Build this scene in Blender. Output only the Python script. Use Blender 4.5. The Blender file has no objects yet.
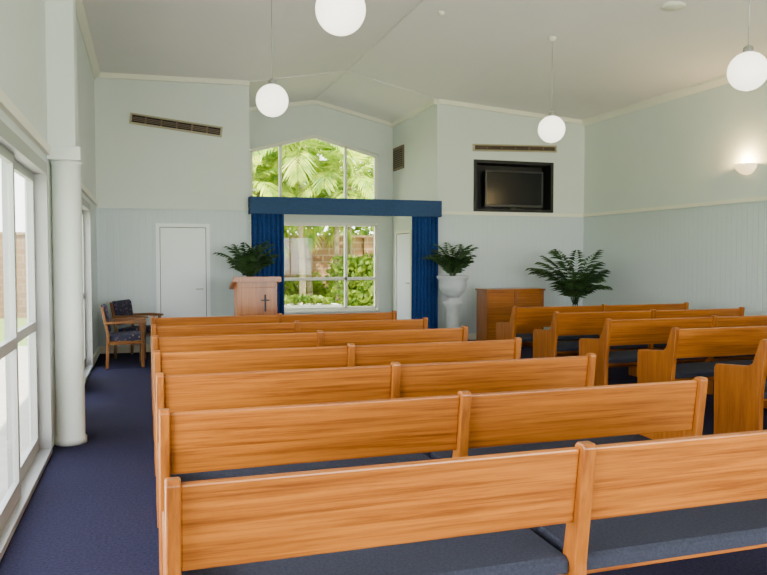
import bpy, math, random
from mathutils import Vector, Matrix
random.seed(7)
scene = bpy.context.scene

# ------------------------------------------------------------------ materials
def new_mat(name):
    m = bpy.data.materials.new(name); m.use_nodes = True
    nt = m.node_tree
    return m, nt, nt.nodes["Principled BSDF"]

def plain(name, col, rough=0.6, noise=0.0, nscale=20, bump=0.0, bscale=80, metallic=0.0, spec=0.5):
    m, nt, b = new_mat(name)
    b.inputs["Base Color"].default_value = (*col, 1)
    b.inputs["Roughness"].default_value = rough
    b.inputs["Metallic"].default_value = metallic
    b.inputs["Specular IOR Level"].default_value = spec
    tc = nt.nodes.new("ShaderNodeTexCoord")
    if noise > 0:
        n = nt.nodes.new("ShaderNodeTexNoise"); n.inputs["Scale"].default_value = nscale
        n.inputs["Detail"].default_value = 4
        nt.links.new(tc.outputs["Object"], n.inputs["Vector"])
        r = nt.nodes.new("ShaderNodeValToRGB")
        r.color_ramp.elements[0].position = 0.3; r.color_ramp.elements[1].position = 0.7
        r.color_ramp.elements[0].color = (*[c*(1-noise) for c in col], 1)
        r.color_ramp.elements[1].color = (*[min(1, c*(1+noise)) for c in col], 1)
        nt.links.new(n.outputs["Fac"], r.inputs["Fac"])
        nt.links.new(r.outputs["Color"], b.inputs["Base Color"])
    if bump > 0:
        n2 = nt.nodes.new("ShaderNodeTexNoise"); n2.inputs["Scale"].default_value = bscale
        nt.links.new(tc.outputs["Object"], n2.inputs["Vector"])
        bp = nt.nodes.new("ShaderNodeBump"); bp.inputs["Strength"].default_value = bump
        bp.inputs["Distance"].default_value = 0.01
        nt.links.new(n2.outputs["Fac"], bp.inputs["Height"])
        nt.links.new(bp.outputs["Normal"], b.inputs["Normal"])
    return m

def wood(name, c1, c2, scale=(0.7, 30, 30), rough=0.33):
    m, nt, b = new_mat(name)
    tc = nt.nodes.new("ShaderNodeTexCoord"); mp = nt.nodes.new("ShaderNodeMapping")
    mp.inputs["Scale"].default_value = scale
    oi = nt.nodes.new("ShaderNodeObjectInfo")
    mul = nt.nodes.new("ShaderNodeMath"); mul.operation = 'MULTIPLY'; mul.inputs[1].default_value = 37.0
    nt.links.new(oi.outputs["Random"], mul.inputs[0])
    comb = nt.nodes.new("ShaderNodeCombineXYZ")
    nt.links.new(mul.outputs[0], comb.inputs[0]); nt.links.new(mul.outputs[0], comb.inputs[1])
    nt.links.new(comb.outputs[0], mp.inputs["Location"])
    nt.links.new(tc.outputs["Object"], mp.inputs["Vector"])
    n = nt.nodes.new("ShaderNodeTexNoise"); n.inputs["Scale"].default_value = 1.8
    n.inputs["Detail"].default_value = 8; n.inputs["Roughness"].default_value = 0.72
    n.inputs["Distortion"].default_value = 0.35
    nt.links.new(mp.outputs[0], n.inputs["Vector"])
    r = nt.nodes.new("ShaderNodeValToRGB")
    r.color_ramp.elements[0].position = 0.35; r.color_ramp.elements[1].position = 0.62
    r.color_ramp.elements[0].color = (*c1, 1); r.color_ramp.elements[1].color = (*c2, 1)
    nt.links.new(n.outputs["Fac"], r.inputs["Fac"]); nt.links.new(r.outputs["Color"], b.inputs["Base Color"])
    b.inputs["Roughness"].default_value = rough
    b.inputs["Coat Weight"].default_value = 0.12
    b.inputs["Coat Roughness"].default_value = 0.25
    return m

def beadboard(name, col, axis):
    m, nt, b = new_mat(name)
    b.inputs["Base Color"].default_value = (*col, 1); b.inputs["Roughness"].default_value = 0.5
    g = nt.nodes.new("ShaderNodeNewGeometry"); s = nt.nodes.new("ShaderNodeSeparateXYZ")
    nt.links.new(g.outputs["Position"], s.inputs[0])
    d = nt.nodes.new("ShaderNodeMath"); d.operation = 'DIVIDE'; d.inputs[1].default_value = 0.10
    nt.links.new(s.outputs[axis], d.inputs[0])
    f = nt.nodes.new("ShaderNodeMath"); f.operation = 'FRACT'; nt.links.new(d.outputs[0], f.inputs[0])
    r = nt.nodes.new("ShaderNodeValToRGB")
    e = r.color_ramp.elements
    e[0].position = 0.0; e[0].color = (0, 0, 0, 1); e[1].position = 0.12; e[1].color = (1, 1, 1, 1)
    x = e.new(0.9); x.color = (1, 1, 1, 1); y = e.new(1.0); y.color = (0, 0, 0, 1)
    nt.links.new(f.outputs[0], r.inputs["Fac"])
    bp = nt.nodes.new("ShaderNodeBump"); bp.inputs["Strength"].default_value = 0.7; bp.inputs["Distance"].default_value = 0.004
    nt.links.new(r.outputs["Color"], bp.inputs["Height"]); nt.links.new(bp.outputs["Normal"], b.inputs["Normal"])
    return m

def glass(name):
    m = bpy.data.materials.new(name); m.use_nodes = True; nt = m.node_tree; nt.nodes.clear()
    o = nt.nodes.new("ShaderNodeOutputMaterial"); t = nt.nodes.new("ShaderNodeBsdfTransparent")
    t.inputs["Color"].default_value = (0.95, 0.96, 0.96, 1)
    g = nt.nodes.new("ShaderNodeBsdfGlossy"); g.inputs["Roughness"].default_value = 0.02
    mx = nt.nodes.new("ShaderNodeMixShader"); fr = nt.nodes.new("ShaderNodeFresnel"); fr.inputs["IOR"].default_value = 1.35
    nt.links.new(fr.outputs[0], mx.inputs[0]); nt.links.new(t.outputs[0], mx.inputs[1]); nt.links.new(g.outputs[0], mx.inputs[2])
    nt.links.new(mx.outputs[0], o.inputs["Surface"])
    return m

def emis(name, col, strength):
    m, nt, b = new_mat(name)
    b.inputs["Base Color"].default_value = (0.9, 0.88, 0.82, 1)
    b.inputs["Emission Color"].default_value = (*col, 1)
    b.inputs["Emission Strength"].default_value = strength
    b.inputs["Roughness"].default_value = 0.3
    return m

def leafmat(name, c1, c2, trans=0.3):
    m = bpy.data.materials.new(name); m.use_nodes = True; nt = m.node_tree
    b = nt.nodes["Principled BSDF"]; o = nt.nodes["Material Output"]
    tc = nt.nodes.new("ShaderNodeTexCoord"); n = nt.nodes.new("ShaderNodeTexNoise"); n.inputs["Scale"].default_value = 4
    nt.links.new(tc.outputs["Object"], n.inputs["Vector"])
    r = nt.nodes.new("ShaderNodeValToRGB")
    r.color_ramp.elements[0].position = 0.35; r.color_ramp.elements[1].position = 0.65
    r.color_ramp.elements[0].color = (*c1, 1); r.color_ramp.elements[1].color = (*c2, 1)
    nt.links.new(n.outputs["Fac"], r.inputs["Fac"]); nt.links.new(r.outputs["Color"], b.inputs["Base Color"])
    b.inputs["Roughness"].default_value = 0.5
    tr = nt.nodes.new("ShaderNodeBsdfTranslucent"); nt.links.new(r.outputs["Color"], tr.inputs["Color"])
    mx = nt.nodes.new("ShaderNodeMixShader"); mx.inputs[0].default_value = trans
    nt.links.new(b.outputs[0], mx.inputs[1]); nt.links.new(tr.outputs[0], mx.inputs[2])
    nt.links.new(mx.outputs[0], o.inputs["Surface"])
    return m

def brickmat():
    m, nt, b = new_mat("garden_brick")
    g = nt.nodes.new("ShaderNodeNewGeometry"); s = nt.nodes.new("ShaderNodeSeparateXYZ")
    nt.links.new(g.outputs["Position"], s.inputs[0])
    c = nt.nodes.new("ShaderNodeCombineXYZ"); nt.links.new(s.outputs[0], c.inputs[0]); nt.links.new(s.outputs[2], c.inputs[1])
    t = nt.nodes.new("ShaderNodeTexBrick"); nt.links.new(c.outputs[0], t.inputs["Vector"])
    t.inputs["Scale"].default_value = 1.0; t.inputs["Brick Width"].default_value = 0.4
    t.inputs["Row Height"].default_value = 0.2; t.inputs["Mortar Size"].default_value = 0.02
    t.inputs["Color1"].default_value = (0.16, 0.075, 0.025, 1); t.inputs["Color2"].default_value = (0.24, 0.12, 0.045, 1)
    t.inputs["Mortar"].default_value = (0.26, 0.18, 0.10, 1)
    nt.links.new(t.outputs["Color"], b.inputs["Base Color"]); b.inputs["Roughness"].default_value = 0.9
    return m

def patternfabric():
    m, nt, b = new_mat("patterned_upholstery")
    tc = nt.nodes.new("ShaderNodeTexCoord"); v = nt.nodes.new("ShaderNodeTexVoronoi"); v.inputs["Scale"].default_value = 22
    nt.links.new(tc.outputs["Object"], v.inputs["Vector"])
    r = nt.nodes.new("ShaderNodeValToRGB"); e = r.color_ramp.elements
    e[0].position = 0.18; e[0].color = (0.24, 0.15, 0.15, 1); e[1].position = 0.34; e[1].color = (0.018, 0.02, 0.05, 1)
    nt.links.new(v.outputs["Distance"], r.inputs["Fac"]); nt.links.new(r.outputs["Color"], b.inputs["Base Color"])
    b.inputs["Roughness"].default_value = 0.95
    return m

M = {}
M['wall'] = plain("painted_wall", (0.70, 0.75, 0.715), 0.7, noise=0.01, nscale=3)
M['bbx'] = beadboard("beadboard_wall_x", (0.60, 0.68, 0.71), 0)
M['bby'] = beadboard("beadboard_wall_y", (0.61, 0.69, 0.69), 1)
M['ceil'] = plain("ceiling_paint", (0.87, 0.83, 0.81), 0.8, noise=0.01, nscale=2)
M['trim'] = plain("cream_trim", (0.84, 0.82, 0.70), 0.45)
M['alu'] = plain("aluminium_frame", (0.34, 0.35, 0.34), 0.4)
M['carpet'] = plain("navy_carpet", (0.018, 0.017, 0.040), 0.95, noise=0.35, nscale=60, bump=0.6, bscale=250, spec=0.1)
M['wood'] = wood("teak_veneer", (0.20, 0.050, 0.004), (0.48, 0.152, 0.014))
M['woodv'] = wood("teak_post", (0.22, 0.058, 0.005), (0.40, 0.125, 0.012), (14, 14, 1.0))
M['cush'] = plain("slate_cushion", (0.034, 0.037, 0.055), 0.95, noise=0.2, nscale=90, bump=0.4, bscale=300, spec=0.1)
M['white'] = plain("white_door_paint", (0.82, 0.86, 0.90), 0.4)
M['black'] = plain("black_surround", (0.006, 0.006, 0.007), 0.5)
M['screen'] = plain("tv_screen", (0.010, 0.010, 0.013), 0.2, spec=0.3)
M['brown'] = plain("vent_brown", (0.17, 0.11, 0.07), 0.5)
M['ventcream'] = plain("vent_cream", (0.40, 0.35, 0.23), 0.5)
M['dark'] = plain("dark_void", (0.02, 0.016, 0.012), 0.8)
M['blue'] = plain("blue_curtain", (0.014, 0.052, 0.20), 0.85, noise=0.2, nscale=30, spec=0.15)
M['pelmet'] = plain("blue_pelmet_fabric", (0.035, 0.072, 0.17), 0.85, noise=0.1, nscale=30, spec=0.15)
M['glass'] = glass("window_glass")
M['globe'] = emis("opal_globe", (1.0, 0.90, 0.74), 3.0)
M['sconce'] = emis("sconce_glow", (1.0, 0.66, 0.28), 2.2)
M['metal'] = plain("brushed_metal", (0.5, 0.5, 0.48), 0.35, metallic=0.9)
M['stone'] = plain("urn_stone", (0.52, 0.56, 0.58), 0.8, noise=0.08, nscale=12, bump=0.3, bscale=60)
M['soil'] = plain("potting_soil", (0.03, 0.02, 0.012), 0.95, noise=0.3)
M['leaf'] = leafmat("palm_leaf", (0.010, 0.032, 0.008), (0.035, 0.085, 0.018), 0.12)
M['gleaf'] = leafmat("garden_palm_leaf", (0.14, 0.28, 0.01), (0.48, 0.56, 0.035), 0.45)
M['hleaf'] = leafmat("hedge_leaf", (0.08, 0.18, 0.01), (0.32, 0.40, 0.035), 0.4)
M['bark'] = plain("palm_trunk", (0.24, 0.18, 0.11), 0.9, noise=0.3, nscale=15)
M['brick'] = brickmat()
M['lawn'] = plain("lawn_grass", (0.16, 0.25, 0.05), 0.95, noise=0.3, nscale=8)
M['pave'] = plain("pale_paving", (0.45, 0.43, 0.38), 0.9, noise=0.1, nscale=4)
M['terr'] = plain("terrace_bounce_paving", (0.50, 0.52, 0.30), 0.9, noise=0.15, nscale=3)  # pale yellow tint added so sunlight bounces warm onto the alcove ceiling
M['pot'] = plain("glazed_pot", (0.10, 0.08, 0.07), 0.4)
M['tvbezel'] = plain("tv_bezel", (0.035, 0.035, 0.04), 0.35)
M['uph'] = patternfabric()
M['chairwood'] = wood("chair_timber", (0.12, 0.042, 0.008), (0.22, 0.085, 0.018), (8, 8, 8))
M['paper'] = plain("paper", (0.8, 0.8, 0.76), 0.8)

# ------------------------------------------------------------------ mesh builder
class B:
    def __init__(s): s.v = []; s.f = []; s.m = []; s.mats = []; s.sm = []
    def mi(s, k):
        if k not in s.mats: s.mats.append(k)
        return s.mats.index(k)
    def add(s, vs, fs, k, smooth=False, mx=None):
        o = len(s.v)
        for p in vs:
            p = Vector(p)
            if mx is not None: p = mx @ p
            s.v.append(tuple(p))
        i = s.mi(k)
        for f in fs:
            s.f.append([a+o for a in f]); s.m.append(i); s.sm.append(smooth)
    def box(s, x0, x1, y0, y1, z0, z1, k, mx=None):
        vs = [(x0,y0,z0),(x1,y0,z0),(x1,y1,z0),(x0,y1,z0),(x0,y0,z1),(x1,y0,z1),(x1,y1,z1),(x0,y1,z1)]
        fs = [(0,3,2,1),(4,5,6,7),(0,1,5,4),(1,2,6,5),(2,3,7,6),(3,0,4,7)]
        s.add(vs, fs, k, False, mx)
    def prism(s, prof, axis, a0, a1, k, mx=None):
        n = len(prof)
        def P(p, a):
            if axis == 'x': return (a, p[0], p[1])
            if axis == 'y': return (p[0], a, p[1])
            return (p[0], p[1], a)
        vs = [P(p, a0) for p in prof] + [P(p, a1) for p in prof]
        fs = [tuple(range(n)), tuple(reversed(range(n, 2*n)))] + [(i, i+n, (i+1) % n+n, (i+1) % n) for i in range(n)]
        s.add(vs, fs, k, False, mx)
    def lathe(s, prof, c, k, n=28, mx=None, a0=0, a1=2*math.pi):
        full = abs(a1-a0-2*math.pi) < 1e-6
        m = n if full else n+1
        vs = []
        for r, z in prof:
            for j in range(m):
                a = a0+(a1-a0)*j/n
                vs.append((c[0]+r*math.cos(a), c[1]+r*math.sin(a), c[2]+z))
        fs = []
        for i in range(len(prof)-1):
            for j in range(n):
                j2 = (j+1) % m if full else j+1
                fs.append((i*m+j, i*m+j2, (i+1)*m+j2, (i+1)*m+j))
        s.add(vs, fs, k, True, mx)
    def tube(s, p0, p1, r, k, n=10, r1=None):
        p0 = Vector(p0); p1 = Vector(p1); d = (p1-p0)
        q = d.to_track_quat('Z', 'Y').to_matrix().to_4x4()
        mx = Matrix.Translation(p0) @ q
        L = d.length; r1 = r if r1 is None else r1
        s.lathe([(0.0001, 0), (r, 0), (r1, L), (0.0001, L)], (0, 0, 0), k, n, mx)
    def bar(s, p0, p1, w, y0, y1, k):
        a = Vector((p0[0], 0, p0[1])); b = Vector((p1[0], 0, p1[1])); d = (b-a).normalized()
        n = Vector((-d.z, 0, d.x))*w/2
        q = [a+n, b+n, b-n, a-n]
        s.prism([(p.x, p.z) for p in q], 'y', y0, y1, k)
    def make(s, name, bevel=0, loc=(0, 0, 0), rotz=0, fix=True):
        me = bpy.data.meshes.new(name)
        me.from_pydata(s.v, [], s.f)
        for k in s.mats: me.materials.append(M[k])
        me.polygons.foreach_set("material_index", s.m)
        me.polygons.foreach_set("use_smooth", s.sm)
        if fix:
            import bmesh
            bm = bmesh.new(); bm.from_mesh(me); bmesh.ops.recalc_face_normals(bm, faces=bm.faces[:]); bm.to_mesh(me); bm.free()
        me.update()
        o = bpy.data.objects.new(name, me); scene.collection.objects.link(o)
        o.location = loc; o.rotation_euler = (0, 0, rotz)
        if bevel:
            md = o.modifiers.new("bevel", 'BEVEL'); md.width = bevel; md.segments = 2; md.limit_method = 'ANGLE'
            md.angle_limit = math.radians(50)
        return o

# ------------------------------------------------------------------ dimensions
XL, XR, D, YB = -0.74, 8.18, 12.65, -3.0
AX0, AX1, AY = 1.69, 5.09, 15.2
RX = 3.38; RAIL = 2.36
PD = [(XL, 4.46), (AX0, 4.50), (RX, 4.80), (AX1, 4.42), (XR, 4.20)]
def lerp_prof(prof, x):
    for (a, za), (b, zb) in zip(prof, prof[1:]):
        if a-1e-6 <= x <= b+1e-6: return za+(zb-za)*(x-a)/(b-a)
def frontz(x):
    return 4.46+(4.80-4.46)*(x-XL)/(RX-XL) if x < RX else 4.80+(4.20-4.80)*(x-RX)/(XR-RX)
def ceilz(x, y):
    t = min(max((D-y)/6.0, 0), 1)
    return lerp_prof(PD, x)*(1-t)+frontz(x)*t

# floor
b = B(); b.box(XL-0.15, XR+0.15, YB-0.15, D+0.4, -0.12, 0, 'carpet'); b.box(AX0-0.15, AX1+0.15, D+0.4, AY+0.15, -0.12, 0, 'carpet')
b.make("floor")

# ceiling
b = B()
xs = [XL+(AX0-XL)*i/4 for i in range(4)]+[AX0+(RX-AX0)*i/4 for i in range(4)]+[RX+(AX1-RX)*i/4 for i in range(4)]+[AX1+(XR-AX1)*i/6 for i in range(7)]
ys = [YB-0.15+(D-6-YB+0.15)*i/3 for i in range(3)]+[D-6+6*i/8 for i in range(9)]
def grid(b, xs, ys, zf, k, th=0.06):
    nx, ny = len(xs), len(ys)
    vs = [(x, y, zf(x, y)) for y in ys for x in xs]
    fs = [(j*nx+i, (j+1)*nx+i, (j+1)*nx+i+1, j*nx+i+1) for j in range(ny-1) for i in range(nx-1)]
    b.add(vs, fs, k, False)
    vs2 = [(x, y, zf(x, y)+th) for y in ys for x in xs]
    b.add(vs2, [tuple(reversed(f)) for f in fs], k, False)
xl = [x for x in xs if x <= RX+1e-6]; xr = [x for x in xs if x >= RX-1e-6]
grid(b, xl, ys, ceilz, 'ceil'); grid(b, xr, ys, ceilz, 'ceil')
ax = [AX0-0.15, AX0, RX, AX1, AX1+0.15]
def alz(x, y):
    x = min(max(x, AX0), AX1)
    return lerp_prof(PD, x)
grid(b, ax, [D, AY+0.2], alz, 'ceil')
cl = b.make("ceiling", fix=False)
def bead(name, pts, r=0.012, k='trim', h=0.02):
    b = B()
    for p, q in zip(pts, pts[1:]):
        b.tube(p, q, r, k, 6)
    return b.make(name)
bead("trim_1", [(RX, YB, 4.80), (RX, AY, 4.80)], 0.014, 'ceil')
bead("trim_2", [(AX0, D, 4.50), (RX, D, 4.80), (AX1, D, 4.42)], 0.016, 'ceil')

# ------------------------------------------------------------------ walls
T = 0.15
b = B()
b.box(XL-T, AX0, D, D+T, 0, RAIL, 'bbx')
b.prism([(XL-T, RAIL), (AX0, RAIL), (AX0, 4.50), (XL-T, 4.46)], 'y', D, D+T, 'wall')
b.make("wall_back_left")
NX0, NX1, NZ0, NZ1 = 5.82, 7.49, 2.40, 3.36
b = B()
b.box(AX1, XR+T, D, D+T, 0, RAIL, 'bbx')
b.box(AX1, XR+T, D, D+T, RAIL, NZ0, 'wall')
b.box(AX1, NX0, D, D+T, NZ0, NZ1, 'wall'); b.box(NX1, XR+T, D, D+T, NZ0, NZ1, 'wall')
b.prism([(AX1, NZ1), (XR+T, NZ1), (XR+T, 4.20), (XR, 4.20), (AX1, 4.42)], 'y', D, D+T, 'wall')
b.make("wall_back_right")
b = B()
b.box(XR, XR+T, YB-T, D, 0, RAIL, 'bby'); b.box(XR, XR+T, YB-T, D, RAIL, 4.20, 'wall')
b.make("wall_right")
b = B()
b.box(XL-T, XL, YB-T, D, 2.28, 4.46, 'wall')
b.box(XL-T, XL, 6.35, 6.90, 0, 2.28, 'wall')
b.box(XL-T, XL, 11.1, D, 0, 2.28, 'bby')
b.make("wall_left")
b = B()
b.box(XL, 0.8, YB-T, YB, 0, 4.46, 'wall'); b.box(7.4, XR, YB-T, YB, 0, 4.20, 'wall')
b.prism([(0.8, 2.5), (7.4, 2.5), (7.4, 4.29), (RX, 4.80), (0.8, 4.58)], 'y', YB-T, YB, 'wall')
b.box(0.8, 7.4, YB-T, YB, 0, 0.08, 'trim')
b.make("wall_rear")
b = B(); b.box(AX0-T, AX0, D+T, AY, 0, 4.50, 'wall'); b.make("wall_alcove_left")
b = B(); b.box(AX1, AX1+T, D+T, AY, 0, 4.42, 'wall'); b.make("wall_alcove_right")
WX0, WX1 = 2.02, 4.76
b = B()
z = lambda x: lerp_prof(PD, x)
b.prism([(AX0-T, 0), (WX0, 0), (WX0, z(WX0)), (AX0, 4.5), (AX0-T, 4.5)], 'y', AY, AY+T, 'wall')
b.prism([(WX1, 0), (AX1+T, 0), (AX1+T, 4.42), (AX1, 4.42), (WX1, z(WX1))], 'y', AY, AY+T, 'wall')
b.box(WX0, WX1, AY, AY+T, 0, 0.42, 'wall'); b.box(WX0, WX1, AY, AY+T, 2.27, 2.68, 'wall')
b.prism([(WX0, 3.74), (RX, 4.10), (RX, 4.80), (WX0, z(WX0))], 'y', AY, AY+T, 'wall')
b.prism([(RX, 4.10), (WX1, 3.74), (WX1, z(WX1)), (RX, 4.80)], 'y', AY, AY+T, 'wall')
b.make("wall_alcove_back")

# ------------------------------------------------------------------ trims
def trim(name, fn):
    b = B(); fn(b); return b.make(name)
trim("trim_3", lambda b: b.box(XL, AX0, D-0.03, D, RAIL-0.03, RAIL+0.03, 'wall'))
trim("trim_4", lambda b: b.box(AX1, XR, D-0.03, D, RAIL-0.03, RAIL+0.03, 'trim'))
trim("trim_5", lambda b: b.box(XR-0.03, XR, YB, D-0.03, RAIL-0.03, RAIL+0.03, 'trim'))
trim("trim_6", lambda b: b.box(XL, XL+0.03, YB, 6.44, RAIL+0.0, RAIL+0.07, 'trim'))
trim("trim_7", lambda b: b.box(XL, XL+0.03, 6.82, D-0.03, RAIL+0.0, RAIL+0.07, 'trim'))
trim("trim_8", lambda b: b.prism([(XL, 4.46), (XL, 4.36), (XL+0.02, 4.36), (XL+0.09, 4.43), (XL+0.09, 4.468)], 'y', YB, D, 'trim'))
trim("trim_9", lambda b: b.prism([(XR, 4.20), (XR, 4.10), (XR-0.02, 4.10), (XR-0.09, 4.17), (XR-0.09, 4.21)], 'y', YB, D, 'trim'))
trim("trim_10", lambda b: b.prism([(XL+.09, 4.38), (AX0, 4.42), (AX0, 4.50), (XL+.09, 4.46)], 'y', D-0.06, D, 'trim'))
trim("trim_11", lambda b: b.prism([(AX1, 4.34), (XR-.09, 4.125), (XR-.09, 4.205), (AX1, 4.42)], 'y', D-0.06, D, 'trim'))
trim("trim_12", lambda b: b.box(AX1-0.06, AX1, D, AY, 4.33, 4.425, 'trim'))
trim("trim_13", lambda b: (b.prism([(AX0, 4.42), (RX, 4.72), (RX, 4.80), (AX0, 4.50)], 'y', AY-0.06, AY, 'trim'),
                           b.prism([(RX, 4.72), (AX1-.06, 4.35), (AX1-.06, 4.43), (RX, 4.80)], 'y', AY-0.06, AY, 'trim')))
def bb(name, *a):
    b = B(); b.box(*a, 'trim'); b.make(name)
bb("baseboard_back_left", XL, 0.16, D-0.02, D, 0, 0.12)
bb("baseboard_back_left.001", 1.02, AX0, D-0.02, D, 0, 0.12)
bb("baseboard_back_right", AX1, XR, D-0.02, D, 0, 0.12)
bb("baseboard_right", XR-0.02, XR, YB, D-0.02, 0, 0.12)
bb("baseboard_left", XL, XL+0.02, 11.16, D-0.02, 0, 0.12)

# ------------------------------------------------------------------ left glazing
def sliding(name, ya, yb, n):
    b = B(); x0, x1 = XL-0.11, XL-0.03
    H = 2.28
    b.box(x0-0.02, XL+0.015, ya, ya+0.05, 0, H, 'alu'); b.box(x0-0.02, XL+0.015, yb-0.05, yb, 0, H, 'alu')
    b.box(x0-0.02, XL+0.015, ya+0.05, yb-0.05, H-0.09, H, 'alu'); b.box(x0-0.02, XL+0.015, ya+0.05, yb-0.05, 0, 0.04, 'alu')
    w = (yb-ya-0.1)/n
    for i in range(n):
        a = ya+0.05+i*w; c = a+w
        xx0 = x0 if i % 2 else x0+0.04; xx1 = xx0+0.035
        b.box(xx0, xx1, a, a+0.06, 0.04, H-0.09, 'alu'); b.box(xx0, xx1, c-0.06, c, 0.04, H-0.09, 'alu')
        for z0, z1 in ((0.04, 0.14), (0.98, 1.05), (H-0.15, H-0.09)):
            b.box(xx0, xx1, a+0.06, c-0.06, z0, z1, 'alu')
        xm = (xx0+xx1)/2
        b.add([(xm, a+.05, .12), (xm, c-.05, .12), (xm, c-.05, H-.12), (xm, a+.05, H-.12)], [(0, 1, 2, 3)], 'glass')
        b.box(xx1, xx1+0.02, a+0.015, a+0.035, 0.95, 1.15, 'black')
    b.make(name)
sliding("window_1", YB, 1.6, 4)
sliding("window_2", 1.6, 6.35, 4)
sliding("window_3", 6.90, 11.1, 4)

b = B()
b.lathe([(0.001, 0), (0.125, 0), (0.125, 0.05), (0.112, 0.06), (0.112, 2.30), (0.12, 2.31), (0.12, 2.33), (0.001, 2.33)], (XL+0.128, 6.63, 0), 'wall', 32)
b.make("round_column")
b = B()
b.box(XL, XL+0.25, 6.46, 6.80, 2.33, 2.44, 'wall')
b.box(XL, XL+0.21, 6.50, 6.76, 2.44, 4.35, 'wall')
b.make("pilaster", 0.006)

b = B()
for i in range(7):
    x = 0.8+i*1.1
    x = min(max(x, 0.83), 7.37)
    b.box(x-0.03, x+0.03, YB-0.12, YB-0.05, 0.08, 2.5, 'alu')
b.box(0.8, 7.4, YB-0.12, YB-0.05, 0.08, 0.14, 'alu'); b.box(0.8, 7.4, YB-0.12, YB-0.05, 2.42, 2.5, 'alu')
b.add([(0.8, YB-.08, .1), (7.4, YB-.08, .1), (7.4, YB-.08, 2.45), (0.8, YB-.08, 2.45)], [(0, 1, 2, 3)], 'glass')
b.make("window_4")

# ------------------------------------------------------------------ alcove windows
b = B(); y0, y1 = AY+0.01, AY+0.09; w = 0.07
e = w/2
pts = [(WX0+e, 2.68+e), (WX1-e, 2.68+e), (WX1-e, 3.74-e), (RX, 4.10-e), (WX0+e, 3.74-e)]
for p, q in zip(pts, pts[1:]+pts[:1]): b.bar(p, q, w, y0, y1, 'trim')
for x in (2.66, 4.05):
    b.box(x-0.025, x+0.025, y0, y1, 2.7, 3.74+0.36*(1-abs(x-RX)/1.37)-0.04, 'trim')
b.add([(WX0, AY+.05, 2.68), (WX1, AY+.05, 2.68), (WX1, AY+.05, 3.74), (RX, AY+.05, 4.10), (WX0, AY+.05, 3.74)], [(0, 1, 2, 3, 4)], 'glass')
b.make("window_5")
b = B()
pts = [(WX0+e, .42+e), (WX1-e, .42+e), (WX1-e, 2.27-e), (WX0+e, 2.27-e)]
for p, q in zip(pts, pts[1:]+pts[:1]): b.bar(p, q, w, y0, y1, 'trim')
for x in (2.66, 4.05): b.box(x-0.028, x+0.028, y0, y1, .46, 2.22, 'trim')
b.box(WX0+.06, WX1-.06, y0, y1, 1.06, 1.12, 'trim')
b.add([(WX0, AY+.05, .42), (WX1, AY+.05, .42), (WX1, AY+.05, 2.27), (WX0, AY+.05, 2.27)], [(0, 1, 2, 3)], 'glass')
b.box(WX0-0.03, WX1+0.03, AY-0.06, AY, 0.39, 0.42, 'trim')
b.make("window_6")

# ------------------------------------------------------------------ doors
b = B()
b.box(0.16, 0.22, D-0.04, D, 0, 2.10, 'white'); b.box(0.96, 1.02, D-0.04, D, 0, 2.10, 'white'); b.box(0.22, 0.96, D-0.04, D, 2.04, 2.10, 'white')
b.box(0.22, 0.96, D-0.006, D, 0, 2.04, 'dark')
b.box(0.230, 0.950, D-0.02, D-0.006, 0.008, 2.030, 'white')
b.tube((0.89, D-0.02, 1.02), (0.89, D-0.06, 1.02), 0.014, 'metal'); b.tube((0.90, D-0.06, 1.02), (0.79, D-0.06, 1.02), 0.010, 'metal')
b.make("door_1")
b = B()
b.box(AX1-0.04, AX1, 13.95, 14.02, 0, 2.10, 'trim'); b.box(AX1-0.04, AX1, 14.86, 14.93, 0, 2.10, 'trim'); b.box(AX1-0.04, AX1, 14.02, 14.86, 2.04, 2.10, 'trim')
b.box(AX1-0.006, AX1, 14.02, 14.86, 0, 2.04, 'dark')
b.box(AX1-0.02, AX1-0.006, 14.035, 14.845, 0.008, 2.025, 'white')
b.tube((AX1-.02, 14.1, 1.02), (AX1-0.06, 14.1, 1.02), 0.014, 'metal'); b.tube((AX1-.06, 14.09, 1.02), (AX1-.06, 14.2, 1.02), 0.010, 'metal')
b.make("door_2")

# ------------------------------------------------------------------ wall vents
def acvent(name, cx, cz, L, tilt, h):
    b = B()
    b.box(-L/2, L/2, -0.045, 0, h/2-0.025, h/2, 'ventcream'); b.box(-L/2, L/2, -0.045, 0, -h/2, -h/2+0.025, 'ventcream')
    b.box(-L/2, -L/2+0.03, -0.045, 0, -h/2+.025, h/2-.025, 'ventcream'); b.box(L/2-0.03, L/2, -0.045, 0, -h/2+.025, h/2-.025, 'ventcream')
    b.box(-L/2+.03, L/2-.03, -0.006, 0, -h/2+.025, h/2-.025, 'dark')
    for z in (-0.025, 0.0, 0.025): b.box(-L/2+.03, L/2-.03, -0.035, -0.006, z-0.005, z+0.005, 'brown')
    n = 6
    for i in range(1, n):
        x = -L/2+L*i/n; b.box(x-0.012, x+0.012, -0.04, -0.006, -h/2+.025, h/2-.025, 'brown')
    o = b.make(name, loc=(cx, D, cz)); o.rotation_euler = (0, tilt, 0)
acvent("air_vent", 0.51, 3.70, 1.46, math.radians(6), 0.17)
acvent("air_vent", 6.67, 3.60, 1.75, math.radians(-1.5), 0.13)
b = B()
b.box(AX1-0.03, AX1, 14.45, 15.10, 3.38, 3.86, 'brown'); b.box(AX1-0.036, AX1-.03, 14.50, 15.05, 3.43, 3.81, 'dark')
for i in range(9): b.box(AX1-0.045, AX1-.036, 14.50, 15.05, 3.45+i*.042, 3.465+i*.042, 'brown')
b.make("return_air_grille")

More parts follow.
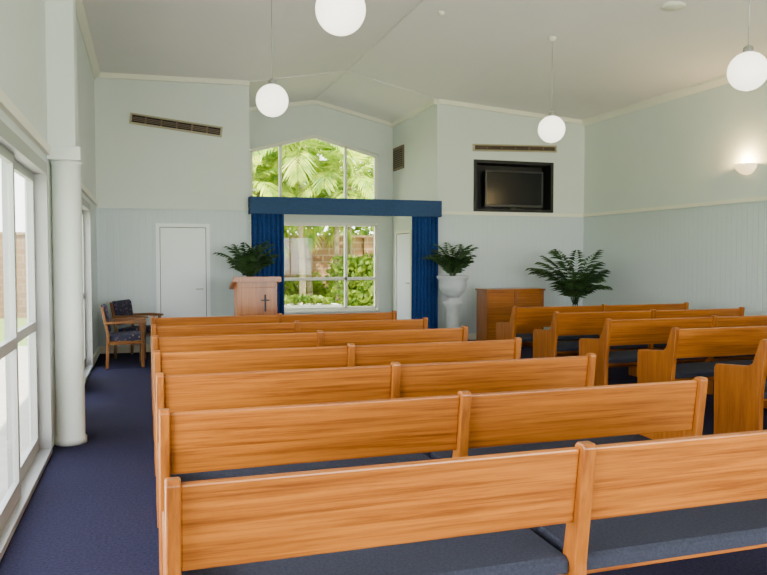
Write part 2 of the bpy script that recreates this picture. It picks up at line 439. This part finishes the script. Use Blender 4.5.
# ------------------------------------------------------------------ TV niche
b = B()
b.box(NX0, NX0+0.06, D-0.03, D+0.34, NZ0, NZ1, 'black'); b.box(NX1-0.06, NX1, D-0.03, D+0.34, NZ0, NZ1, 'black')
b.box(NX0+.06, NX1-.06, D-0.03, D+0.34, NZ0, NZ0+.05, 'black'); b.box(NX0+.06, NX1-.06, D-0.03, D+0.34, NZ1-.06, NZ1, 'black')
b.box(NX0+.06, NX1-.06, D+0.32, D+0.34, NZ0+.05, NZ1-.06, 'black')
b.make("tv_niche_surround", 0.004)
b = B()
tx0, tx1, tz0, tz1 = 6.10, 7.33, 2.50, 3.19
b.box(tx0, tx1, D+0.10, D+0.16, tz0, tz1, 'screen')
for a in ((tx0, tx1, tz1-.03, tz1), (tx0, tx1, tz0, tz0+.045), (tx0, tx0+.03, tz0+.045, tz1-.03), (tx1-.03, tx1, tz0+.045, tz1-.03)):
    b.box(a[0], a[1], D+0.085, D+0.10, a[2], a[3], 'tvbezel')
b.box(6.5, 6.93, D+0.08, D+0.24, NZ0+.05, NZ0+.065, 'tvbezel'); b.box(6.66, 6.77, D+0.13, D+0.19, NZ0+.065, tz0, 'tvbezel')
b.box(6.6, 6.83, D+.16, D+.32, 2.75, 2.95, 'black')
b.make("television", 0.004)

# ------------------------------------------------------------------ curtains + pelmet
b = B()
b.box(AX0-0.03, AX1+0.0, D-0.24, D-0.215, 2.27, 2.56, 'pelmet'); b.box(AX0-0.03, AX1+0.0, D-0.215, D, 2.54, 2.56, 'pelmet')
b.box(AX0-0.03, AX0-.005, D-0.215, D, 2.27, 2.54, 'pelmet'); b.box(AX1-.025, AX1+0.0, D-0.215, D, 2.27, 2.54, 'pelmet')
b.make("curtain_pelmet", 0.004)
def curtain(name, xa, xb, n):
    b = B(); N = n*10; rows = 14; vs = []; fs = []
    for j in range(rows+1):
        zz = 0.005+(2.50-0.005)*j/rows
        for i in range(N+1):
            u = i/N
            x = xa+(xb-xa)*u
            a = 0.038*(0.7+0.3*(1-j/rows))
            y = D-0.115+a*math.sin(u*n*2*math.pi+0.3*math.sin(j*0.5))+0.008*math.sin(u*37)
            vs.append((x, y, zz))
    for j in range(rows):
        for i in range(N): fs.append((j*(N+1)+i, j*(N+1)+i+1, (j+1)*(N+1)+i+1, (j+1)*(N+1)+i))
    b.add(vs, fs, 'blue', True); o = b.make(name)
    md = o.modifiers.new("thick", 'SOLIDIFY'); md.thickness = 0.006
curtain("curtain", AX0+0.0, 2.24, 7); curtain("curtain", 4.56, AX1-.03, 7)

# ------------------------------------------------------------------ pews
def pew_mesh(L):
    b = B()
    endp = [(0.0, 0), (0.46, 0), (0.47, 0.60), (0.45, 0.635), (0.10, 0.665), (0.05, 0.69), (-0.025, 0.885), (-0.04, 0.897), (-0.075, 0.897), (-0.09, 0.885), (-0.035, 0.45), (-0.03, 0)]
    pt = 0.045
    for x in (0, L-pt): b.prism(endp, 'x', x, x+pt, 'woodv')
    midp = [(0.05, 0), (0.05, 0.45), (0.015, 0.66), (-0.025, 0.885), (-0.04, 0.897), (-0.075, 0.897), (-0.09, 0.885), (-0.035, 0.45), (-0.03, 0)]
    mxp = L/2
    b.prism(midp, 'x', mxp-0.026, mxp+0.026, 'woodv')
    b.box(mxp-.02, mxp+.02, 0.05, 0.40, 0, 0.37, 'woodv')
    pan = [(-0.024, 0.600), (-0.062, 0.876), (-0.042, 0.880), (-0.038, 0.877), (0.002, 0.603)]
    for xa, xb in ((pt, mxp-0.026), (mxp+0.026, L-pt)):
        b.prism(pan, 'x', xa, xb, 'wood')
        b.box(xa, xb, 0.035, 0.45, 0.375, 0.405, 'wood')
        cp = [(0.0, 0.405), (0.45, 0.405), (0.465, 0.42), (0.462, 0.455), (0.44, 0.472), (0.02, 0.465), (0.0, 0.45)]
        b.prism(cp, 'x', xa, xb, 'cush')
        b.box(xa, xb, 0.40, 0.425, 0.29, 0.375, 'wood')
    return b
proto = pew_mesh(2.85).make("church_pew", 0.006, loc=(0.045, 2.30, 0))
lp = [2.30+1.045*i for i in range(7)]
for y in lp[1:]:
    o = proto.copy(); scene.collection.objects.link(o); o.location = (0.045, y, 0)
p2 = pew_mesh(2.80).make("church_pew", 0.006, loc=(4.65, 4.70, 0))
for i in (-2, -1, 1, 2, 3, 4):
    o = p2.copy(); scene.collection.objects.link(o); o.location = (4.65, 4.70+1.045*i, 0)

# ------------------------------------------------------------------ pendant globes
def globe(x, y, zc):
    b = B(); r = 0.18
    prof = [(max(0.0005, r*math.sin(math.pi*i/20)), -r*math.cos(math.pi*i/20)) for i in range(21)]
    b.lathe(prof, (x, y, zc), 'globe', 32)
    b.lathe([(0.045, r-0.012), (0.045, r+0.04), (0.02, r+0.06), (0.001, r+0.06)], (x, y, zc), 'metal', 20)
    zt = ceilz(x, y)
    b.tube((x, y, zc+r+0.05), (x, y, zt-0.02), 0.005, 'metal', 8)
    b.lathe([(0.001, -0.05), (0.03, -0.045), (0.055, -0.01), (0.055, 0.012)], (x, y, zt), 'trim', 20)
    b.make("globe_pendant_lamp")
globe(1.35, 5.21, 3.32); globe(1.37, 8.34, 3.30); globe(5.26, 8.93, 3.28); globe(5.43, 5.67, 3.30)

b = B()
sy, sz = 8.51, 2.82
mxr = Matrix.Translation((XR, sy, sz)) @ Matrix.Rotation(math.pi/2, 4, 'Z')
b.lathe([(0.001, -0.10), (0.06, -0.09), (0.12, -0.055), (0.16, -0.005), (0.175, 0.05), (0.165, 0.05), (0.15, 0.0), (0.11, -0.045), (0.001, -0.08)], (0, 0, 0), 'sconce', 24, mxr, 0, math.pi)
b.box(XR-0.012, XR, sy-0.06, sy+0.06, sz-0.09, sz+0.03, 'trim')
b.make("wall_sconce")

x, y = 5.9, 7.3; b = B(); zc = ceilz(x, y)
b.lathe([(0.001, -0.03), (0.06, -0.03), (0.10, -0.02), (0.135, -0.012), (0.135, 0.02)], (x, y, zc), 'trim', 24); b.make("ceiling_air_diffuser")
x, y = 3.72, 9.1; b = B(); zc = ceilz(x, y)
b.lathe([(0.001, -0.05), (0.03, -0.045), (0.045, -0.02), (0.05, 0.01)], (x, y, zc), 'trim', 20); b.make("smoke_detector")

# ------------------------------------------------------------------ plants
def frond(b, base, az, L, e0, droop, n, leafL, lw, k, rr=0.006, bare=0.22):
    p = Vector(base); pts = [p.copy()]; dirs = []
    N = n
    for i in range(N):
        t = i/N; e = e0-droop*t**1.6
        d = Vector((math.cos(az)*math.cos(e), math.sin(az)*math.cos(e), math.sin(e)))
        dirs.append(d); p = p+d*L/N; pts.append(p.copy())
    side = Vector((-math.sin(az), math.cos(az), 0))
    for i in range(N):
        a, c = pts[i], pts[i+1]; w = rr*(1-0.7*i/N); up = side.cross(dirs[i]).normalized()*w
        s = side*w
        b.add([a+s, a-s, a+up, c+s*.8, c-s*.8, c+up*.8], [(0, 1, 4, 3), (1, 2, 5, 4), (2, 0, 3, 5)], k)
        t = i/N
        if t < bare: continue
        u = (t-bare)/(1-bare)
        ll = leafL*(0.45+1.1*math.sin(math.pi*min(1, u*0.85+0.12)))*0.75*random.uniform(.85, 1.1)
        for sg in (1, -1):
            dd = (dirs[i]*(0.55+0.5*u)+side*sg*(1-.35*u)+Vector((0, 0, -0.22-random.uniform(0, .25)))).normalized()
            q = c; wv = dirs[i].cross(dd).cross(dd).normalized()*lw
            mid = q+dd*ll*0.4+Vector((0, 0, ll*.04)); tip = q+dd*ll+Vector((0, 0, -ll*.12))
            b.add([q, mid+wv, tip, mid-wv], [(0, 1, 2, 3)], k)
def palm(b, base, nf, L, leafL, lw, k, n=16, spread=(0.3, 1.35), droop=1.3, bare=0.22, lvar=(0.8, 1.1)):
    for i in range(nf):
        az = 2*math.pi*(i*0.381966)+random.uniform(-.2, .2)
        e0 = spread[1]-(spread[1]-spread[0])*(i/nf)
        l = L*random.uniform(*lvar)
        bx = Vector(base)+Vector((math.cos(az), math.sin(az), 0))*0.03
        frond(b, bx, az, l, e0, droop*random.uniform(.8, 1.2), n, leafL, lw, k, 0.006, bare)

def urn_planter(x, y, L):
    b = B()
    b.box(x-0.18, x+0.18, y-0.18, y+0.18, 0, 0.08, 'stone')
    b.lathe([(0.16, 0.08), (0.15, 0.12), (0.115, 0.16), (0.11, 0.66), (0.14, 0.70), (0.17, 0.74), (0.17, 0.77), (0.10, 0.80), (0.08, 0.84),
             (0.13, 0.88), (0.21, 0.95), (0.245, 1.05), (0.235, 1.13), (0.27, 1.18), (0.285, 1.21), (0.26, 1.23), (0.22, 1.21), (0.20, 1.16), (0.001, 1.16)], (x, y, 0), 'stone', 32)
    for i in range(16):
        a = 2*math.pi*i/16
        b.tube((x+0.10*math.cos(a), y+0.10*math.sin(a), 0.855), (x+0.235*math.cos(a), y+0.235*math.sin(a), 1.03), 0.014, 'stone', 6)
    b.lathe([(0.001, 1.17), (0.20, 1.17)], (x, y, 0), 'soil', 20)
    palm(b, (x, y, 1.18), 34, L, 0.16, 0.018, 'leaf', 15, (1.08, 1.56), 1.15, 0.15, (0.45, 1.0))
    b.make("urn_planter_with_palm", fix=False)
urn_planter(1.58, 11.85, 0.74); urn_planter(5.07, 11.85, 0.76)
def floor_palm(x, y):
    b = B()
    b.lathe([(0.001, 0), (0.15, 0), (0.17, 0.03), (0.21, 0.36), (0.225, 0.38), (0.225, 0.42), (0.20, 0.42), (0.19, 0.38), (0.001, 0.38)], (x, y, 0), 'pot', 28)
    b.lathe([(0.001, 0.385), (0.19, 0.385)], (x, y, 0), 'soil', 20)
    for i in range(6):
        a = i*1.047
        b.tube((x+0.06*math.cos(a), y+0.06*math.sin(a), 0.38), (x+0.04*math.cos(a), y+0.04*math.sin(a), 0.76), 0.012, 'leaf', 7, 0.009)
    palm(b, (x, y, 0.74), 30, 1.08, 0.22, 0.021, 'leaf', 19, (0.95, 1.55), 1.15, 0.22, (0.45, 1.02))
    b.make("potted_kentia_palm", fix=False)
floor_palm(6.98, 11.02)

# ------------------------------------------------------------------ lectern
b = B(); x0, x1, ya, yb = 1.21, 1.77, 10.45, 10.85
b.box(x0, x1, ya, ya+0.025, 0.08, 1.12, 'woodv'); b.box(x0, x0+.025, ya+.025, yb, 0.08, 1.10, 'woodv'); b.box(x1-.025, x1, ya+.025, yb, 0.08, 1.10, 'woodv')
b.box(x0-.03, x1+.03, ya-.03, yb+.03, 0, 0.08, 'woodv'); b.box(x0+.025, x1-.025, ya+.025, yb, 0.55, 0.575, 'woodv')
b.prism([(ya-0.05, 1.22), (ya-0.05, 1.26), (yb+0.08, 1.12), (yb+0.08, 1.08)], 'x', x0-.06, x1+.05, 'wood')
b.prism([(ya, 1.12), (ya, 1.215), (yb, 1.10), (yb, 1.08)], 'x', x0, x0+.025, 'woodv'); b.prism([(ya, 1.12), (ya, 1.215), (yb, 1.10), (yb, 1.08)], 'x', x1-.025, x1, 'woodv')
b.box(x0+.025, x1-.025, ya, ya+.025, 1.12, 1.21, 'woodv')
b.box(x0-.06, x1+.05, ya-.07, ya-.05, 1.20, 1.275, 'woodv')
b.prism([(ya, 1.262), (ya+0.0, 1.267), (yb-.1, 1.155), (yb-.1, 1.15)], 'x', x0+.12, x1-.14, 'paper')
cx = 1.60
b.box(cx-.012, cx+.012, ya-.015, ya, 0.78, 1.02, 'black'); b.box(cx-.06, cx+.06, ya-.014, ya-.001, 0.93, 0.95, 'black')
b.make("lectern", 0.003)

b = B(); x0, x1, ya, yb = 5.66, 6.78, 11.72, 12.15
b.box(x0-.02, x1+.02, ya-.02, yb+.02, 0.95, 0.985, 'wood')
b.box(x0, x0+.03, ya, yb, 0.0, 0.95, 'woodv'); b.box(x1-.03, x1, ya, yb, 0.0, 0.95, 'woodv'); b.box(x0+.03, x1-.03, yb-.02, yb, 0.05, 0.95, 'wood')
b.box(x0+.03, x1-.03, ya+.03, ya+.05, 0.06, 0.95, 'wood')
xm = (x0+x1)/2
b.box(xm-.02, xm+.02, ya, ya+.03, 0.06, 0.95, 'woodv')
b.box(x0+.03, x1-.03, ya+.05, yb-.02, 0.06, 0.09, 'wood')
b.make("timber_console_cabinet", 0.004)

# ------------------------------------------------------------------ armchairs
def armchair(x, y, rz):
    b = B(); k = 'chairwood'
    for s in (-1, 1):
        xx = s*0.27
        b.box(xx-.02, xx+.02, 0.20, 0.245, 0, 0.62, k)
        b.prism([(-0.27, 0), (-0.23, 0), (-0.21, 0.45), (-0.29, 0.86), (-0.325, 0.86), (-0.25, 0.45)], 'x', xx-.018, xx+.018, k)
        b.prism([(-0.27, 0.62), (-0.27, 0.65), (0.10, 0.665), (0.27, 0.655), (0.285, 0.64), (0.27, 0.62)], 'x', xx-.03, xx+.03, k)
        b.box(xx-.012, xx+.012, -0.23, 0.20, 0.33, 0.38, k)
    b.box(-.25, .25, 0.205, 0.235, 0.33, 0.38, k); b.box(-.25, .25, -0.245, -0.22, 0.33, 0.38, k)
    b.prism([(-0.21, 0.38), (0.25, 0.38), (0.265, 0.40), (0.26, 0.45), (0.22, 0.475), (-0.21, 0.455)], 'x', -.248, .248, 'uph')
    b.prism([(-0.215, 0.50), (-0.19, 0.53), (-0.24, 0.85), (-0.27, 0.88), (-0.305, 0.87), (-0.235, 0.50)], 'x', -.25, .25, 'uph')
    b.make("upholstered_armchair", 0.006, loc=(x, y, 0), rotz=rz)
armchair(-0.29, 11.15, -math.pi/2+0.05)
armchair(-0.12, 12.10, -math.pi/2-0.45)

# ------------------------------------------------------------------ exterior
b = B(); b.box(-60, 60, -60, 80, -0.20, -0.12, 'lawn'); b.make("ground")
b = B(); b.box(-3.2, XL-T, -4, 14.5, -0.12, -0.04, 'pave'); b.make("side_path")
b = B(); b.box(-2, 11, 15.4, 18.7, -0.12, -0.05, 'terr'); b.make("garden_terrace")
b = B(); b.box(-4, 14, 22.3, 22.55, -0.12, 2.15, 'brick'); b.box(-4.05, 14.05, 22.25, 22.6, 2.15, 2.23, 'brick')
for i in range(6): b.box(-4+i*3.5, -3.6+i*3.5, 22.2, 22.3, -0.12, 2.15, 'brick')
b.make("garden_brick_wall")
def garden_palm(b, x, y, h, nf=14, L=2.2):
    for i in range(8):
        b.tube((x+0.03*math.sin(i), y, h*i/8-0.12), (x+0.03*math.sin(i+1), y, h*(i+1)/8-0.12), 0.09-0.004*i, 'bark', 9)
    palm(b, (x, y, h-0.15), nf, L, 0.62, 0.045, 'gleaf', 22, (0.2, 1.45), 1.9)
def scatter(b, x0, x1, y0, y1, z0, z1, n, s=0.09, k='hleaf'):
    for i in range(n):
        p = Vector((random.uniform(x0, x1), random.uniform(y0, y1), z0+(z1-z0)*random.random()**0.8))
        p.z -= 0.15*math.sin(p.x*2.3)*math.cos(p.y*1.7)
        d = Vector((random.uniform(-1, 1), random.uniform(-1, 1), random.uniform(-.6, 1))).normalized()
        q = d.cross(Vector((random.random(), random.random(), random.random()))).normalized()
        L = s*random.uniform(.7, 1.6)
        b.add([p, p+d*L*.5+q*L*.3, p+d*L, p+d*L*.5-q*L*.3], [(0, 1, 2, 3)], k)
b = B()
for (x, y, h, L) in ((2.3, 19.2, 3.2, 2.0), (4.9, 19.3, 3.3, 2.0), (3.5, 20.4, 3.9, 2.0), (6.3, 19.6, 2.9, 2.0), (1.0, 20.2, 3.6, 2.0),
                     (4.4, 20.6, 2.6, 1.6), (2.6, 20.8, 2.2, 1.4), (5.6, 20.6, 4.2, 1.9), (3.9, 19.2, 4.3, 1.7), (2.9, 20.0, 4.6, 1.8)):
    garden_palm(b, x, y, h, 16, L)
scatter(b, -1, 8, 20.9, 21.9, -0.12, 0.9, 5000, 0.14)
scatter(b, 4.8, 6.6, 19.0, 19.9, -0.12, 1.5, 3500, 0.14)
b.make("garden_palm_grove", fix=False)
b = B(); scatter(b, -3, 12, 23, 25.5, 0.5, 5.2, 6500, 0.30); b.make("garden_tree_screen", fix=False)
b = B(); scatter(b, -5.6, -4.4, 6, 21.5, -0.12, 2.0, 10000, 0.20)
garden_palm(b, -4.6, 14.0, 2.2, 12, 1.8)
b.make("side_hedge", fix=False)
b = B(); x0, x1, ya = 2.2, 4.4, 16.9
b.box(x0, x1, ya, ya+.14, -0.05, 0.42, 'pave'); b.box(x0, x1, ya+.56, ya+.7, -0.05, 0.42, 'pave')
b.box(x0, x0+.14, ya+.14, ya+.56, -0.05, 0.42, 'pave'); b.box(x1-.14, x1, ya+.14, ya+.56, -0.05, 0.42, 'pave')
b.box(x0+.14, x1-.14, ya+.14, ya+.56, -0.05, 0.36, 'soil')
scatter(b, x0+.2, x1-.2, ya+.2, ya+.5, 0.36, 0.55, 700, 0.08)
b.make("raised_garden_bed", fix=False)

# ------------------------------------------------------------------ lights
def light(name, kind, loc, rot, energy, col=(1, 1, 1), **kw):
    l = bpy.data.lights.new(name, kind); l.energy = energy; l.color = col
    for k, v in kw.items(): setattr(l, k, v)
    o = bpy.data.objects.new(name, l); scene.collection.objects.link(o); o.location = loc; o.rotation_euler = rot
    return o
light("sun", 'SUN', (0, 0, 20), (math.radians(24), 0, math.radians(12)), 34.0, (1.0, 0.94, 0.74), angle=0.01)
light("rear_window_daylight", 'AREA', (4.1, YB-0.5, 1.5), (math.radians(108), 0, 0), 760, (1.0, 0.98, 0.95), shape='RECTANGLE', size=6.4, size_y=2.3)
light("side_window_daylight", 'AREA', (XL-0.5, 0.6, 1.3), (0, math.radians(-100), 0), 430, (1.0, 0.98, 0.97), shape='RECTANGLE', size=2.2, size_y=5.8)
light("sconce_bulb", 'POINT', (XR-0.10, 8.51, 2.90), (0, 0, 0), 48, (1.0, 0.68, 0.28), shadow_soft_size=0.04)

w = bpy.data.worlds.new("sky"); scene.world = w; w.use_nodes = True
nt = w.node_tree; bg = nt.nodes["Background"]
tc = nt.nodes.new("ShaderNodeTexCoord"); sp = nt.nodes.new("ShaderNodeSeparateXYZ"); r = nt.nodes.new("ShaderNodeValToRGB")
nt.links.new(tc.outputs["Generated"], sp.inputs[0]); nt.links.new(sp.outputs[2], r.inputs["Fac"])
r.color_ramp.elements[0].color = (0.98, 0.98, 0.94, 1); r.color_ramp.elements[1].color = (0.80, 0.87, 1.0, 1)
nt.links.new(r.outputs["Color"], bg.inputs["Color"]); bg.inputs["Strength"].default_value = 10.5

# ------------------------------------------------------------------ camera
c = bpy.data.cameras.new("camera"); c.sensor_width = 36; c.lens = 740/767*36; c.clip_start = 0.05
co = bpy.data.objects.new("camera", c); scene.collection.objects.link(co)
co.location = (0, 0, 1.55); co.rotation_euler = (math.radians(90-2.36), 0, math.radians(-17.8))
scene.camera = co
